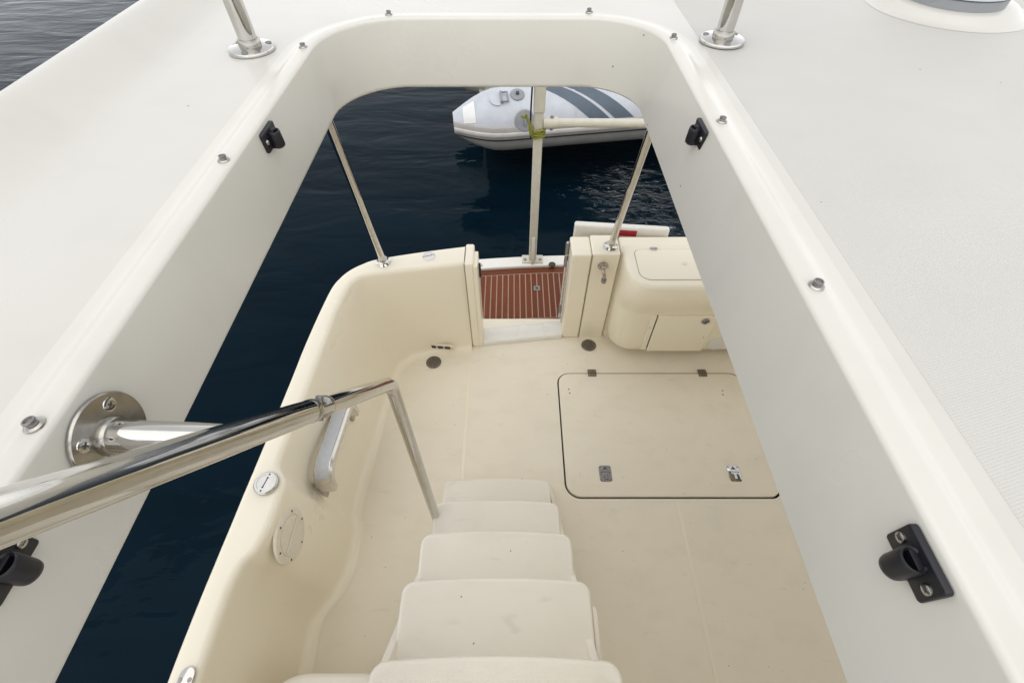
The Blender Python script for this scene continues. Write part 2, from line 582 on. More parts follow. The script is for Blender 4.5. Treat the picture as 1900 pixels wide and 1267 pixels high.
# ---- cockpit side and transom corner: one swept moulding (outer top, inner top, floor edge)
ST = [((-.932, -.9), (-.848, -.9), (-.822, -.9)), ((-.932, -.3), (-.845, -.3), (-.82, -.3)),
      ((-.931, .075), (-.8415, .075), (-.816, .06)), ((-.929, .19), (-.842, .20), (-.816, .17)),
      ((-.925, .30), (-.839, .315), (-.818, .295)), ((-.921, .375), (-.824, .378), (-.785, .37)),
      ((-.919, .42), (-.799, .413), (-.752, .423)), ((-.915, .49), (-.779, .49), (-.728, .515)),
      ((-.911, .58), (-.775, .582), (-.724, .605)), ((-.908, .628), (-.776, .628), (-.7235, .655)), ((-.907, .652), (-.784, .650), (-.7245, .682)),
      ((-.9055, .674), (-.801, .672), (-.7345, .708)), ((-.9045, .695), (-.815, .694), (-.744, .730)), ((-.902, .74), (-.8175, .745), (-.746, .785)),
      ((-.896, .85), (-.811, .86), (-.742, .88)), ((-.886, 1.06), (-.798, 1.07), (-.728, 1.05)),
      ((-.8803, 1.21), (-.7917, 1.25), (-.7137, 1.23)), ((-.868, 1.39), (-.785, 1.43), (-.700, 1.38)),
      ((-.851, 1.56), (-.769, 1.555), (-.683, 1.495)), ((-.828, 1.635), (-.750, 1.613), (-.668, 1.57)),
      ((-.793, 1.692), (-.724, 1.647), (-.646, 1.612)), ((-.742, 1.737), (-.684, 1.664), (-.612, 1.642)),
      ((-.666, 1.778), (-.597, 1.682), (-.565, 1.672)), ((-.46, 1.830), (-.444, 1.7045), (-.44, 1.702)),
      ((-.2365, 1.874), (-.2365, 1.738), (-.2365, 1.730))]
TOPZ = 0.65
def side_rings(st, mir=None):
    flat = [(*a, *b, *c) for a, b, c in st]
    out = []
    for ox, oy, ix, iy, fx, fy in spline(flat, 4):
        o, i, f = Vector((ox, oy, 0)), Vector((ix, iy, 0)), Vector((fx, fy, 0))
        n = (o - i).normalized()          # outward
        ring = [f - n * 0.05 + Vector((0, 0, 0.0012)), f - n * 0.032 + Vector((0, 0, 0.0022))]
        for k in range(1, 6):             # fillet at the floor
            a = math.pi / 2 * k / 6
            ring.append(f + n * (-0.030 + 0.030 * math.sin(a)) + Vector((0, 0, 0.003 + 0.03 * (1 - math.cos(a)))))
        for t in (0.08, .25, .45, .65, .82, .92):
            ring.append(f.lerp(i, t) + Vector((0, 0, TOPZ * t)) + n * 0.006 * math.sin(math.pi * t))
        r = 0.026
        for k in range(7):                # rounded inner edge
            a = math.pi / 2 * k / 6
            ring.append(i + n * (r - r * math.cos(a)) + Vector((0, 0, TOPZ - r + r * math.sin(a))))
        ring.append(i.lerp(o, .45) + n * .003 + Vector((0, 0, TOPZ + .002)))
        r = 0.022
        for k in range(6):                # rounded outer edge
            a = math.pi / 2 * k / 5
            ring.append(o + n * (-r + r * math.sin(a)) + Vector((0, 0, TOPZ - r + r * math.cos(a))))
        ring.append(o + n * 0.004 + Vector((0, 0, 0.5)))
        ring.append(o - n * 0.03 + Vector((0, 0, 0.1)))
        ring.append(o - n * 0.09 + Vector((0, 0, -0.6)))
        if mir is not None:
            ring = [Vector((2 * mir - p.x, p.y, p.z)) for p in ring]
        out.append(ring)
    return out
side = MB().rings(side_rings(ST), False).build('cockpit_side', 'cream', smooth=60)
tag(side, 'cream moulded cockpit side and rounded transom corner', None, None, 'structure')
ST_R = [s for i, s in enumerate(ST) if i in (0, 1, 2, 3, 4)] + [((-.915, .55), (-.836, .55), (-.79, .55))] + ST[14:]
side2 = MB().rings(side_rings(ST_R, 0.60), False).build('cockpit_side', 'cream', smooth=60)
tag(side2, 'cream moulded cockpit side on the far side of the floor', None, None, 'structure')

# transom between the gate and the far corner; gate posts are parts of it
tr = MB()
tr.box(0.545, 1.436, 1.815, 1.950, -0.6, TOPZ)
transom = tr.build('transom', 'cream', bevel=0.02)
tag(transom, 'cream transom wall behind the corner locker', None, None, 'structure')
MB().box(0.4030, 0.5440, 1.802, 1.958, -0.6, TOPZ).build('transom_panel', 'cream', transom, bevel=0.010)
MB().box(0.300, 0.4010, 1.800, 1.950, 0.0, TOPZ - .004).build('gate_post', 'cream', transom, bevel=0.010)
MB().box(0.300, 0.4005, 1.803, 1.925, -0.6, -0.001).build('post_foot', 'cream', transom)
MB().box(0.4000, 0.4040, 1.8022, 1.946, 0.0, TOPZ - .010).build('seam', 'groove', transom)
MB().box(0.5430, 0.5460, 1.8162, 1.946, 0.0, TOPZ - .006).build('seam', 'groove', transom)
# left gate post with its stepped rebate
gp = MB().box(-0.2345, -0.190, 1.7285, 1.884, 0.0, TOPZ + .001).build('gate_post', 'cream', transom, bevel=0.010)
MB().box(-0.1920, -0.170, 1.7288, 1.846, 0.0, TOPZ - .016).build('gate_rebate', 'cream', transom, bevel=0.005)
MB().box(-0.2362, -0.2342, 1.7310, 1.87, 0.0, TOPZ - .004).build('seam', 'groove', transom)
MB().box(-0.2335, -0.172, 1.732, 1.88, -0.6, -0.001).build('post_foot', 'cream', transom)
# threshold of the gate
th = MB().rings([[(x, 1.733 + (x + .17) * 0.125 + dy, z) for dy, z in
                  ((0, 0.0005), (0, .018), (.004, .026), (.012, .030), (.105, .030), (.113, .026), (.116, .018), (.116, -.5))]
                 for x in (-0.1695, 0.2995)], False)
th.build('threshold', 'white', transom, smooth=50)

# hull below (outside skin between the sides, under the floor)
MB().box(-0.83, 2.03, -2.0, 1.80, -0.62, -0.35).build('hull_bottom', 'hull', transom)
# cabin bulkhead ahead of the cockpit and the side deck beside it
bulk = MB().box(-0.93, 2.13, -1.0, -0.92, -0.5, 1.7025).build('cabin_wall', 'cream')
tag(bulk, 'cream cabin bulkhead at the forward end of the cockpit', None, None, 'structure')

# ================================================================== THINGS
# ---- swim platform with teak planks
sp = thing('swim_platform', 'white swim platform with reddish teak planks beyond the transom gate', 'swim platform', (0.6, 2.25, -0.09))
I = (0.6, 2.25, -0.09)
PZ = -0.09
MB().prism(rrect(-0.62, 1.82, 1.905, 2.60, [.02, .02, .15, .15], 8), PZ - .09, PZ - .002, bev=.012).build('platform_base', 'white', sp, I)
def curve_y(x):                       # the platform follows the gently bowed transom
    return 0.10 * (1 - ((x - 0.6) / 1.25) ** 2)
def strip(x0, x1, ya, yb, z0, z1, n=16):
    pts = [x0 + (x1 - x0) * i / n for i in range(n + 1)]
    rr = [[(x, ya + curve_y(x), z0), (x, ya + curve_y(x), z1), (x, yb + curve_y(x), z1), (x, yb + curve_y(x), z0)] for x in pts]
    return MB().rings(rr, True, (True, True))
strip(-0.55, 1.75, 1.86, 2.400, PZ - .001, PZ + .0085).build('caulking', 'caulk', sp, I)
strip(-0.56, 1.76, 1.842, 1.938, PZ, PZ + .0105).build('margin_board', 'teak_x', sp, I, bevel=.0015)
strip(-0.56, 1.76, 2.365, 2.420, PZ, PZ + .0105).build('margin_board', 'teak_x', sp, I, bevel=.0015)
x = -0.535
pitch = 0.0395
while x < 1.70:
    x1 = x + pitch - 0.0075
    ya, yb = curve_y(x), curve_y(x1)
    m_ = MB()
    m_.v = [(x, 1.945 + ya, PZ), (x1, 1.945 + yb, PZ), (x1, 2.358 + yb, PZ), (x, 2.358 + ya, PZ),
            (x, 1.945 + ya, PZ + .0105), (x1, 1.945 + yb, PZ + .0105), (x1, 2.358 + yb, PZ + .0105), (x, 2.358 + ya, PZ + .0105)]
    m_.f = [(4, 5, 6, 7), (0, 1, 5, 4), (1, 2, 6, 5), (2, 3, 7, 6), (3, 0, 4, 7)]
    m_.build('plank', 'teak_y', sp, I, smooth=0)
    x += pitch
strip(-0.60, 1.80, 2.4215, 2.525, PZ - .03, PZ + .030).build('edge_rail', 'white', sp, I, bevel=.010)
hp = MB().prism(rrect(-.022, .022, -.022, .022, .006, 4), 0, .004, Matrix.Translation((.170, 2.30, PZ + .0105)), .002).build('flush_latch', 'steel_dark', sp, I)
MB().prism(rrect(-.010, .010, -.014, .006, .004, 4), 0, .0012, Matrix.Translation((.170, 2.302, PZ + .0145))).build('latch_tongue', 'mark', hp)
hp.children[0].matrix_parent_inverse = Matrix.Identity(4)
MB().lathe([(.024, 0), (.024, .008), (.020, .010)], 24, Matrix.Translation((.285, 2.515, PZ + .029))).build('ring_socket', 'gap', sp, I)

# ---- open transom gate folded back against the outside of the transom
tg = thing('transom_gate', 'open white transom gate folded back behind the transom, red sticker near its top', 'gate', (0.57, 1.985, 0.02))
I = (0.57, 1.985, 0.02)
gm = Matrix.Translation((0.572, 2.005, 0)) @ Matrix.Rotation(R(-5.5), 4, 'Z')
def gbox(x0, x1, y0, y1, z0, z1, name, mat, bev):
    o = MB().box(x0, x1, y0, y1, z0, z1)
    o.v = [tuple(gm @ Vector(p)) for p in o.v]
    return o.build(name, mat, tg, I, bevel=bev)
gbox(-0.245, 0.245, -0.030, 0.010, 0.03, 0.680, 'gate_panel', 'white', .012)
gbox(-0.010, 0.080, -0.0312, -0.0298, 0.628, 0.664, 'sticker', 'red', 0)
gbox(0.180, 0.215, -0.036, -0.0298, 0.618, 0.630, 'latch', 'steel_dark', .002)
# hinge strip between the post and the open gate
I = (0.57, 1.985, 0.02)
hz = MB().box(0.2925, 0.2995, 1.872, 1.918, 0.05, 0.52).build('hinge', 'aluminium', tg, I, bevel=.002)
MB().tube([(0.290, 1.921, 0.05), (0.290, 1.921, 0.62)], 0.008, 14).build('hinge_pin', 'steel', hz)
for z in (0.13, 0.50, 0.59):
    MB().tube([(0.290, 1.921, z - .035), (0.290, 1.921, z + .035)], 0.0105, 14).build('knuckle', 'steel_dark', hz)
MB().lathe([(.008, 0), (.0085, .006), (.005, .011), (.001, .012)], 16, Matrix.Translation((0.290, 1.921, 0.62))).build('pin_cap', 'steel', hz)
# striker on the other post
sk = thing('gate_striker', 'small black and white gate striker on the left gate post edge', 'striker', (-0.168, 1.80, 0.56))
I = (-0.168, 1.80, 0.56)
MB().box(-0.1698, -0.160, 1.790, 1.815, 0.50, 0.585).build('striker_plate', 'black', sk, I, bevel=.003)
MB().lathe([(.007, 0), (.007, .008), (.004, .011)], 14, frame((-0.160, 1.803, 0.578), (1, 0, 0))).build('roller', 'white_plastic', sk, I)

# ---- dinghy post (upright) with crossbar
dp = thing('dinghy_post', 'cream square upright post with horizontal tube arm on the swim platform edge', 'post', (0.147, 2.56, PZ + .02))
I = (0.147, 2.56, PZ + .02)
px, py = 0.147, 2.575
MB().box(px - .026, px + .026, py - .026, py + .026, PZ + .031, 1.02).build('post', 'post', dp, I, bevel=.007)
MB().box(px - .031, px + .031, py - .031, py + .031, 0.995, 1.62).build('upper_sleeve', 'post', dp, I, bevel=.007)
base = MB().box(px - .075, px + .075, py - .045, py + .035, PZ + .030, PZ + .040).build('base_plate', 'post', dp, I, bevel=.003)
for sx_ in (-1, 1):
    MB().lathe([(.010, 0), (.010, .006), (.006, .009)], 12, Matrix.Translation((px + sx_ * .055, py - .018, PZ + .040))).build('bolt', 'steel_dark', dp, I)
g_ = MB()
g_.rings([[(px + dx, py - .027, PZ + .04), (px + dx, py - .062, PZ + .04), (px + dx, py - .062, PZ + .06), (px + dx, py - .036, PZ + .24), (px + dx, py - .027, PZ + .25)]
          for dx in (-.012, .012)], True, (True, True))
g_.build('gusset', 'post', dp, I, bevel=.003)
az_ = 0.935
MB().tube([(px + .026, py - .01, az_), (px + .105, py - .01, az_)], 0.030, 24).build('arm_socket', 'post', dp, I)
MB().tube([(px + .09, py - .01, az_), (px + 1.15, py - .01, az_ - .006)], 0.0235, 24).build('arm', 'post', dp, I)
for dz in (-.033, .033):
    MB().lathe([(.010, 0), (.010, .007), (.006, .009)], 6, frame((px + .072, py - .012, az_ + dz * .95), (0, 0, dz)), ).build('arm_bolt', 'steel_dark', dp, I)
# rope round the post
rp = thing('rope_lashing', 'yellow green rope lashed around the dinghy post', 'rope', (px, py, 0.86))
I = (px, py, 0.86)
for k in range(4):
    z = 0.862 + k * 0.0125
    e = .034 + .002 * (k % 2)
    loop = [(px + a * e, py + b * e, z + .005 * math.sin(k * 2 + a * 3)) for a, b in rrect(-1, 1, -1, 1, .45, 4)]
    MB().tube(loop + [loop[0]], 0.0068, 10).build('turn', 'rope', rp, I)
MB().tube(spline([(px - .036, py - .034, .87), (px - .050, py - .045, .91), (px - .052, py - .05, .96), (px - .075, py - .05, .985), (px - .10, py - .055, .992)], 6), 0.0062, 10).build('tail', 'rope', rp, I)
MB().tube(spline([(px - .036, py - .040, .885), (px - .046, py - .05, .93), (px - .065, py - .05, .975), (px - .072, py - .055, 1.005)], 6), 0.0058, 10).build('tail', 'rope', rp, I)
ck = MB().tube(spline([(px - .043, py - .035, 0.86), (px - .046, py - .04, 1.0), (px - .040, py - .036, 1.25), (px - .036, py - .033, 1.6)], 6), 0.0048, 10).build('cord', 'cord')
tag(ck, 'thin black cord hanging beside the dinghy post', 'cord')

# ---- inflatable dinghy
dg = thing('inflatable_dinghy', 'pale grey inflatable dinghy with slate stripes floating astern', 'dinghy', (-0.505, 4.02, 0.215), (0, R(-0.6), R(8)))
RT = 0.252
def tube_path():
    p, r = [], []
    L1 = 2.15
    for s, q in ((0, .085), (.05, .115), (.11, .150), (.18, .187), (.26, .221), (.34, .243), (.42, .251), (.52, RT)):
        p.append((s, 0, 0)); r.append(q)
    for s in (0.8, 1.2, 1.6, L1):
        p.append((s, 0, 0)); r.append(RT)
    for k in range(1, 16):
        a = math.pi * k / 16
        p.append((L1 + 0.55 * math.sin(a), .55 - .55 * math.cos(a), 0.10 * math.sin(a))); r.append(RT)
    for s in (L1, 1.2, .52):
        p.append((s, 1.10, 0)); r.append(RT)
    for s, q in ((.34, .243), (.18, .187), (.05, .115), (0, .085)):
        p.append((s, 1.10, 0)); r.append(q)
    return p, r
tp, trd = tube_path()
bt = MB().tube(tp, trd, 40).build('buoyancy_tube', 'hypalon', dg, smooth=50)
bt.data.materials.append(M['hypalon_shade'])          # shade on the tube's lower half, put into a grey-beige colour
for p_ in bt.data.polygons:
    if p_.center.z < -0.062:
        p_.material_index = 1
def sweep_side(sect, name, mat):
    rr = []
    for i, (p, r) in enumerate(zip(tp, trd)):
        p = Vector(p)
        t = (Vector(tp[min(i + 1, len(tp) - 1)]) - Vector(tp[max(i - 1, 0)])).normalized()
        n = t.cross(Vector((0, 0, 1))).normalized()      # outward
        if i == 0: p = p + t * -.002
        rr.append([p + n * (math.sqrt(max(r * r - h * h, 1e-5)) + d) + Vector((0, 0, h)) for d, h in sect])
    return MB().rings(rr, True, (True, True)).build(name, mat, dg, smooth=40)
sweep_side([(-.01, -.055), (.016, -.05), (.020, -.03), (.020, .025), (.014, .048), (-.01, .055)], 'rubbing_strake', 'strake')
sweep_side([(.012, -.022), (.030, -.018), (.034, -.004), (.030, .010), (.012, .014)], 'strake_bead', 'strake_light')
sweep_side([(-.004, -.074), (.009, -.070), (.011, -.058), (-.004, -.055)], 'strake_groove', 'strake_dark')
def shell(x_of, w_of, a0, a1, name, mat, lift=.0035, n=28, parent=dg):
    rr = []
    for i in range(n + 1):
        a = a0 + (a1 - a0) * i / n
        c = x_of(a)
        rr.append([(c + dx, -(RT + lf) * math.cos(a), (RT + lf) * math.sin(a)) for dx, lf in
                   ((-w_of(a), -.001), (-w_of(a), lift), (w_of(a), lift), (w_of(a), -.001))])
    return MB().rings(rr, True, (True, True)).build(name, mat, parent, smooth=50)
# slanting stripes wrapped over the tube (angle from the outer equator upwards)
for x_off in (0.0, 0.205):
    shell(lambda a: 1.285 + x_off - 0.50 * (a / 1.57) ** 1.15, lambda a: .082, .22, 2.2, 'stripe', 'hypalon_dark')
for xs in (.56, 1.02, 1.72):
    shell(lambda a: xs, lambda a: .011, .22, 2.4, 'seam_tape', 'hypalon_seam', .0016)
# white repair patch on the cone, valve, lifting handle patch, grey towing patch
def on_tube(x, a, r=RT, lift=0.0):
    n = Vector((0, -math.cos(a), math.sin(a)))
    return frame(Vector((x, 0, 0)) + n * (r + lift), n, (1, 0, 0))
n_ = Vector((-.45, -math.cos(.85), math.sin(.85)))
rr = []
for i in range(11):
    a = .38 + 1.0 * i / 10
    def rad(x): 
        return next(q0 + (q1 - q0) * (x - a0[0]) / (a1[0] - a0[0]) for a0, a1, q0, q1 in zip(tp, tp[1:], trd, trd[1:]) if a0[0] <= x <= a1[0])
    rr.append([(x_, -(rad(x_) + .004) * math.cos(a), (rad(x_) + .004) * math.sin(a)) for x_ in (.085, .11, .135, .16, .185)])
MB().rings(rr, False).build('repair_patch', 'patch', dg, smooth=50)
vm = on_tube(.545, 1.22)
vo = MB().lathe([(.060, -.008), (.060, .004), (.052, .009), (.03, .010)], 28, vm).build('valve', 'hypalon_grey', dg)
MB().lathe([(.014, .008), (.014, .026), (.009, .030)], 16, vm).build('valve_cap', 'mark', vo)
hm = on_tube(.375, 1.12, .247)
MB().lathe([(.062, -.010), (.062, .0025), (.056, .004)], 32, hm).build('handle_patch', 'hypalon', dg)
hd = MB().tube([hm @ Vector(p) for p in ((-.045, .03, .0), (-.045, .03, .03), (.0, .03, .034), (.045, .03, .03), (.045, .03, 0))], .008, 10)
hd.tube([hm @ Vector(p) for p in ((-.045, .03, .02), (-.045, .085, .02), (.045, .085, .02), (.045, .03, .02))], .008, 10)
hd.build('lifting_handle', 'hypalon_grey', dg)
tm = on_tube(.585, .36)
MB().lathe([(.085, -.03), (.085, .008), (.078, .014)], 32, tm).build('towing_patch', 'hypalon_grey', dg)
MB().tube([tm @ Vector(p) for p in ((-.03, 0, .0), (-.03, 0, .03), (.03, 0, .03), (.03, 0, 0))], .010, 10).build('towing_eye', 'hypalon_grey', dg)
rr = []
for i in range(13):
    x_ = 0.30 + 2.15 * i / 12
    k = math.sqrt(max(0, 1 - (i / 12) ** 6))
    rr.append([(x_, .55 - .36 * k - .02, -.12), (x_, .55 - .28 * k - .01, -.26), (x_, .55, -.30 - .22 * k + .15 * (i / 12) ** 3),
               (x_, .55 + .28 * k + .01, -.26), (x_, .55 + .36 * k + .02, -.12)])
MB().rings(rr, True, (True, True)).build('rigid_hull', 'dinghy_hull', dg, smooth=30)
MB().box(.36, .40, .20, .90, -.25, .20).build('transom_board', 'dinghy_hull', dg, bevel=.01)
MB().box(1.1, 1.32, .18, .92, .10, .13).build('thwart', 'dinghy_hull', dg, bevel=.01)

# ---- flybridge overhang supports
def support(base, top, label):
    o = thing('support_pole', label, 'pole', base, group='poles between transom and flybridge')
    MB().tube([base, top], .0165, 24).build('tube', 'steel', o, base)
    d = (Vector(top) - Vector(base)).normalized()
    MB().lathe([(.036, .0005), (.036, .004), (.030, .009), (.024, .014), (.021, .026), (.018, .028)], 28,
               frame(base, (d.x * .3, d.y * .3, 1), (0, 1, 0))).build('base_flange', 'steel', o, base)
    MB().lathe([(.030, 0), (.030, .004), (.022, .008)], 28, frame((top[0], top[1], top[2]), (0, 0, -1), (0, 1, 0))).build('top_flange', 'steel', o, base)
support((-0.6284, 1.742, 0.651), (-0.583, 1.430, 1.7025), 'stainless pole rising from the rounded transom corner, left of the gate')
support((0.4986, 1.862, 0.651), (0.497, 1.53, 1.7025), 'stainless pole rising from the transom beside the corner locker')

# ---- rail stanchions on the flybridge
def stanchion(loc, lean, label):
    o = thing('rail_stanchion', label, 'stanchion', loc, group='flybridge rail stanchions')
    z0 = loc[2]
    tp_ = (loc[0] + lean[0], loc[1] + lean[1], z0 + .72)
    fl = MB().lathe([(.0440, .0003), (.0445, .003), (.043, .0065), (.030, .0085), (.0235, .0095)], 40, Matrix.Translation(loc)).build('base_flange', 'steel', o, loc)
    MB().lathe([(.0215, .008), (.0215, .018), (.0195, .0215), (.0175, .022)], 30, Matrix.Translation(loc)).build('collar', 'steel_worn', o, loc)
    MB().tube([(loc[0], loc[1], z0 + .006), tp_], .0172, 28).build('tube', 'steel', o, loc)
    for k in range(3):
        a = R(30 + 120 * k)
        c = (loc[0] + .034 * math.cos(a), loc[1] + .034 * math.sin(a), z0 + .0072)
        MB().lathe([(.0062, 0), (.0058, .0022), (.003, .0028)], 14, Matrix.Translation(c)).build('screw', 'steel_dark', o, loc)
stanchion((-0.517, 1.037, DZ + .0005), (-.02, .03, 0), 'stainless rail stanchion left of the stair opening')
stanchion((0.4285, 1.0795, DZ + .0018), (.02, .03, 0), 'stainless rail stanchion right of the stair opening')

# ---- snap fasteners round the opening
sn = thing('snap_fastener', 'x', 'snap')
MB().lathe([(.0086, 0), (.0086, .0016), (.0072, .0030), (.0052, .0034)], 20).build('base_ring', 'steel_worn', sn)
MB().lathe([(.0048, .003), (.0044, .0050), (.0054, .0066), (.0052, .0080), (.0038, .0084), (.0032, .0066), (.0005, .0062)], 20, None, (False, True)).build('stud', 'steel_dark', sn)
snaps = [((-.2736, 1.218), 'snap fastener behind the far rim of the opening, left one of two'),
         ((.173, 1.2338), 'snap fastener behind the far rim of the opening, right one of two'),
         ((-.4115, 1.031), 'snap fastener at the far left corner of the opening'),
         ((.3290, 1.0795), 'snap fastener at the far right corner of the opening'),
         ((-.4085, .617), 'snap fastener on the left rim beside the far black socket'),
         ((.3290, .730), 'snap fastener on the right rim beside the far black socket'),
         ((.3290, .365), 'snap fastener halfway along the right rim of the opening'),
         ((-.4085, .196), 'snap fastener on the left rim beside the round handrail flange'),
         ((.3290, .0085), 'snap fastener on the right rim at the near corner')]
for i, ((x_, y_), lb) in enumerate(snaps):
    o = sn if i == 0 else copy_tree(sn)
    o.location = (x_, y_, 1.8412)
    o.rotation_euler = (R(random.uniform(-6, 6)), R(random.uniform(-6, 6)), random.uniform(0, 6))
    tag(o, lb, 'snap', 'snap fasteners around the opening')

# ---- black nylon sockets on the inner faces of the opening (local +x points into the opening)
so = thing('pole_socket', 'x', 'socket')
MB().prism(rrect(-.0265, .0265, -.0165, .0165, .0035, 4), 0, .0062, frame((0, 0, 0), (1, 0, 0)), .0016).build('plate', 'black', so)
cyl = MB()
prof = [(.004, -.0215), (.0075, -.0208), (.0100, -.0188), (.0108, -.0150), (.0110, .004), (.0106, .0072), (.0098, .0084), (.0086, .0078), (.0076, .004), (.0074, -.014), (.0005, -.0145)]
cyl.lathe(prof, 28, Matrix.Translation((.0132, 0, .003)) @ Matrix.Rotation(R(-4), 4, 'Y'), (True, True))
cyl.box(.0, .0120, -.0095, .0095, -.0160, .0085)
cyl.build('socket', 'black', so, smooth=50)
for s_ in (-1, 1):
    sc = MB().lathe([(.0048, 0), (.0045, .0018), (.0028, .0028), (.0006, .003)], 16, frame((.0062, s_ * .0195, .0005), (1, 0, 0))).build('screw', 'steel_worn', so)
    MB().box(.0089, .0094, s_ * .0195 - .0022, s_ * .0195 + .0022, .0001, .0009).build('screw_slot', 'mark', sc)
def wall_x(z, left):
    t = (z - 1.708) / (1.826 - 1.708)
    return (-0.388 + t * (-.007)) if left else (0.285 + t * .026)
for i, (left, y_, z_, lb) in enumerate(((False, .092, 1.8190, 'large black nylon socket on the right inner face, nearest the viewer'),
                                        (True, .090, 1.8110, 'dark nylon socket on the left inner face under the thick handrail'),
                                        (False, .742, 1.816, 'small black nylon socket on the right inner face, toward the stern'),
                                        (True, .732, 1.816, 'small black nylon socket on the left inner face, toward the stern'))):
    o = so if i == 0 else copy_tree(so)
    o.location = (wall_x(z_, left) + (0.0004 if left else -0.0004), y_, z_)
    o.rotation_euler = (0, 0, 0 if left else math.pi)
    o.scale = (.92, .94, .94)
    tag(o, lb, 'socket', 'black pole sockets inside the opening')

# ---- stairs: moulded treads on side boards
stx = -0.05
st = thing('stairs', 'pale moulded fibreglass stairs descending from the opening to the cockpit floor', 'stairs', (stx, 0.45, 0))
I = (stx, 0.45, 0)
def tread_outline(nose, depth, hw, bow=.008, r=.030):
    stx = -0.030 - 0.009 * (nose - 0.092) / 0.1818
    pts = [(stx - hw, nose - depth), (stx + hw, nose - depth)]
    n = 6
    yb = nose - bow
    for k in range(n + 1):
        a = R(90.0 * k / n)
        pts.append((stx + hw - r + r * math.cos(a), yb - r + r * math.sin(a)))
    for k in range(1, 10):
        t = k / 10
        pts.append((stx + (hw - r) * (1 - 2 * t), yb + bow * (1 - (1 - 2 * t) ** 2)))
    for k in range(n + 1):
        a = R(90 + 90.0 * k / n)
        pts.append((stx - hw + r + r * math.cos(a), yb - r + r * math.sin(a)))
    return pts
for k in range(-2, 5):
    nose = 0.092 + 0.1818 * k
    z = 1.16 - 0.2325 * k
    hw = 0.230
    o_ = tread_outline(nose, .27, hw)
    i_ = tread_outline(nose - .010, .26, hw - .010, r=.024)
    td = MB()
    def ring(out, z_): return [(x_, y_, z_) for x_, y_ in out]
    def grow(out, g): 
        n = len(out); res = []
        for j, p in enumerate(out):
            a, c = out[j - 1], out[(j + 1) % n]
            tx, ty = c[0] - a[0], c[1] - a[1]
            l = math.hypot(tx, ty)
            res.append((p[0] + ty / l * g, p[1] - tx / l * g))
        return res
    td.rings([ring(grow(o_, .010), z - .232), ring(grow(o_, .006), z - .10), ring(grow(o_, .0015), z - .012), ring(o_, z - .0055), ring(grow(o_, -.0014), z - .0018), ring(grow(o_, -.0040), z),
              ring(i_, z), ring(grow(i_, -.0020), z - .0008)], True, (True, True))
    td.build('tread', 'tread', st, I, smooth=38)
for s_ in (-1, 1):
    xo = stx + s_ * .2435
    def yz(t): return (0.092 + .1818 * t, 1.16 - .2325 * t)
    a0, a1 = yz(-2.2), yz(4.6)
    for k in range(0, 2 if s_ > 0 else 0):          # rounded cheek beside the upper treads
        xo = -0.030 - 0.009 * k + s_ * (.2385 if s_ > 0 else .236)
        nose = 0.092 + 0.1818 * k
        z = 1.16 - 0.2325 * k
        ck_ = rrect(nose - .28, nose - .055, z - .16, z - .016, [.02, .02, .03, .02], 5)
        MB().rings([[(xo + dx, y_, z_) for y_, z_ in ck_] for dx in (-.006, .006)], True, (True, True)).build('cheek', 'tread_rim', st, I, bevel=.004)
    # sloping side board
    sb = MB().rings([[(xo + dx - s_ * .02, a0[0] - .30, a0[1] - .10), (xo + dx - s_ * .02, a0[0] - .06, a0[1] - .10),
                      (xo + dx - s_ * .02, a1[0] - .05, 0.002), (xo + dx - s_ * .02, a1[0] - .30, 0.002)] for dx in (-.008, .008)], True, (True, True))
    sb.build('side_board', 'tread_rim', st, I, bevel=.003)

# ---- moulded step box at the forward left of the floor
bx = MB().prism(rrect(-.80, -.33, -.9, .115, [.02, .02, .14, .16], 10), 0.0015, .40, bev=.03).build('step_box', 'tread_rim', smooth=50)
tag(bx, 'pale rounded step box at the bottom edge, left of the stairs', 'step box')

# ---- handrail beside the stairs
hrl = thing('handrail', 'polished stainless handrail running down the left side of the stairs', 'handrail', (-.392, .2147, 1.785))
I = (-.392, .2147, 1.785)
HX = -.28
def rail_pt(y): return (HX, y, 2.2 - (.154 + 1.245 * y))
MB().tube(arc_path([(-.50, -.01, DZ + .001), (-.50, -.01, 1.985), (HX - .10, .0, 2.025), rail_pt(.035), rail_pt(.335)], [.05, .06, .03]), .0163, 32).build('upper_rail', 'steel', hrl, I, smooth=60)
low_top = rail_pt(.365)
bend = rail_pt(.603)
MB().tube(arc_path([low_top, bend, (HX - .003, .585, .43)], [.034]), .0160, 32).build('lower_rail', 'steel', hrl, I, smooth=60)
# folding knuckle
jd = (Vector(rail_pt(.4)) - Vector(rail_pt(.3))).normalized()
jm = frame(rail_pt(.333), jd, (1, 0, 0))
kn = MB().lathe([(.0155, -.010), (.0167, -.007), (.0168, .006), (.0160, .011), (.0118, .014), (.0118, .034), (.0158, .038), (.0167, .043), (.0167, .051), (.0155, .055)], 28, jm).build('folding_joint', 'steel_worn', hrl, I)
cl = MB()
cl.box(-.0060, .0060, -.0165, .0175, .004, .048)
cl.v = [tuple(jm @ Vector(p)) for p in cl.v]
cl.build('joint_tongue', 'steel', hrl, I, bevel=.003)
MB().lathe([(.0055, -.0175), (.0055, .0175), (.0042, .0188)], 16, jm @ Matrix.Translation((0, .002, .026)) @ Matrix.Rotation(R(90), 4, 'Y')).build('joint_pin', 'steel_dark', hrl, I)
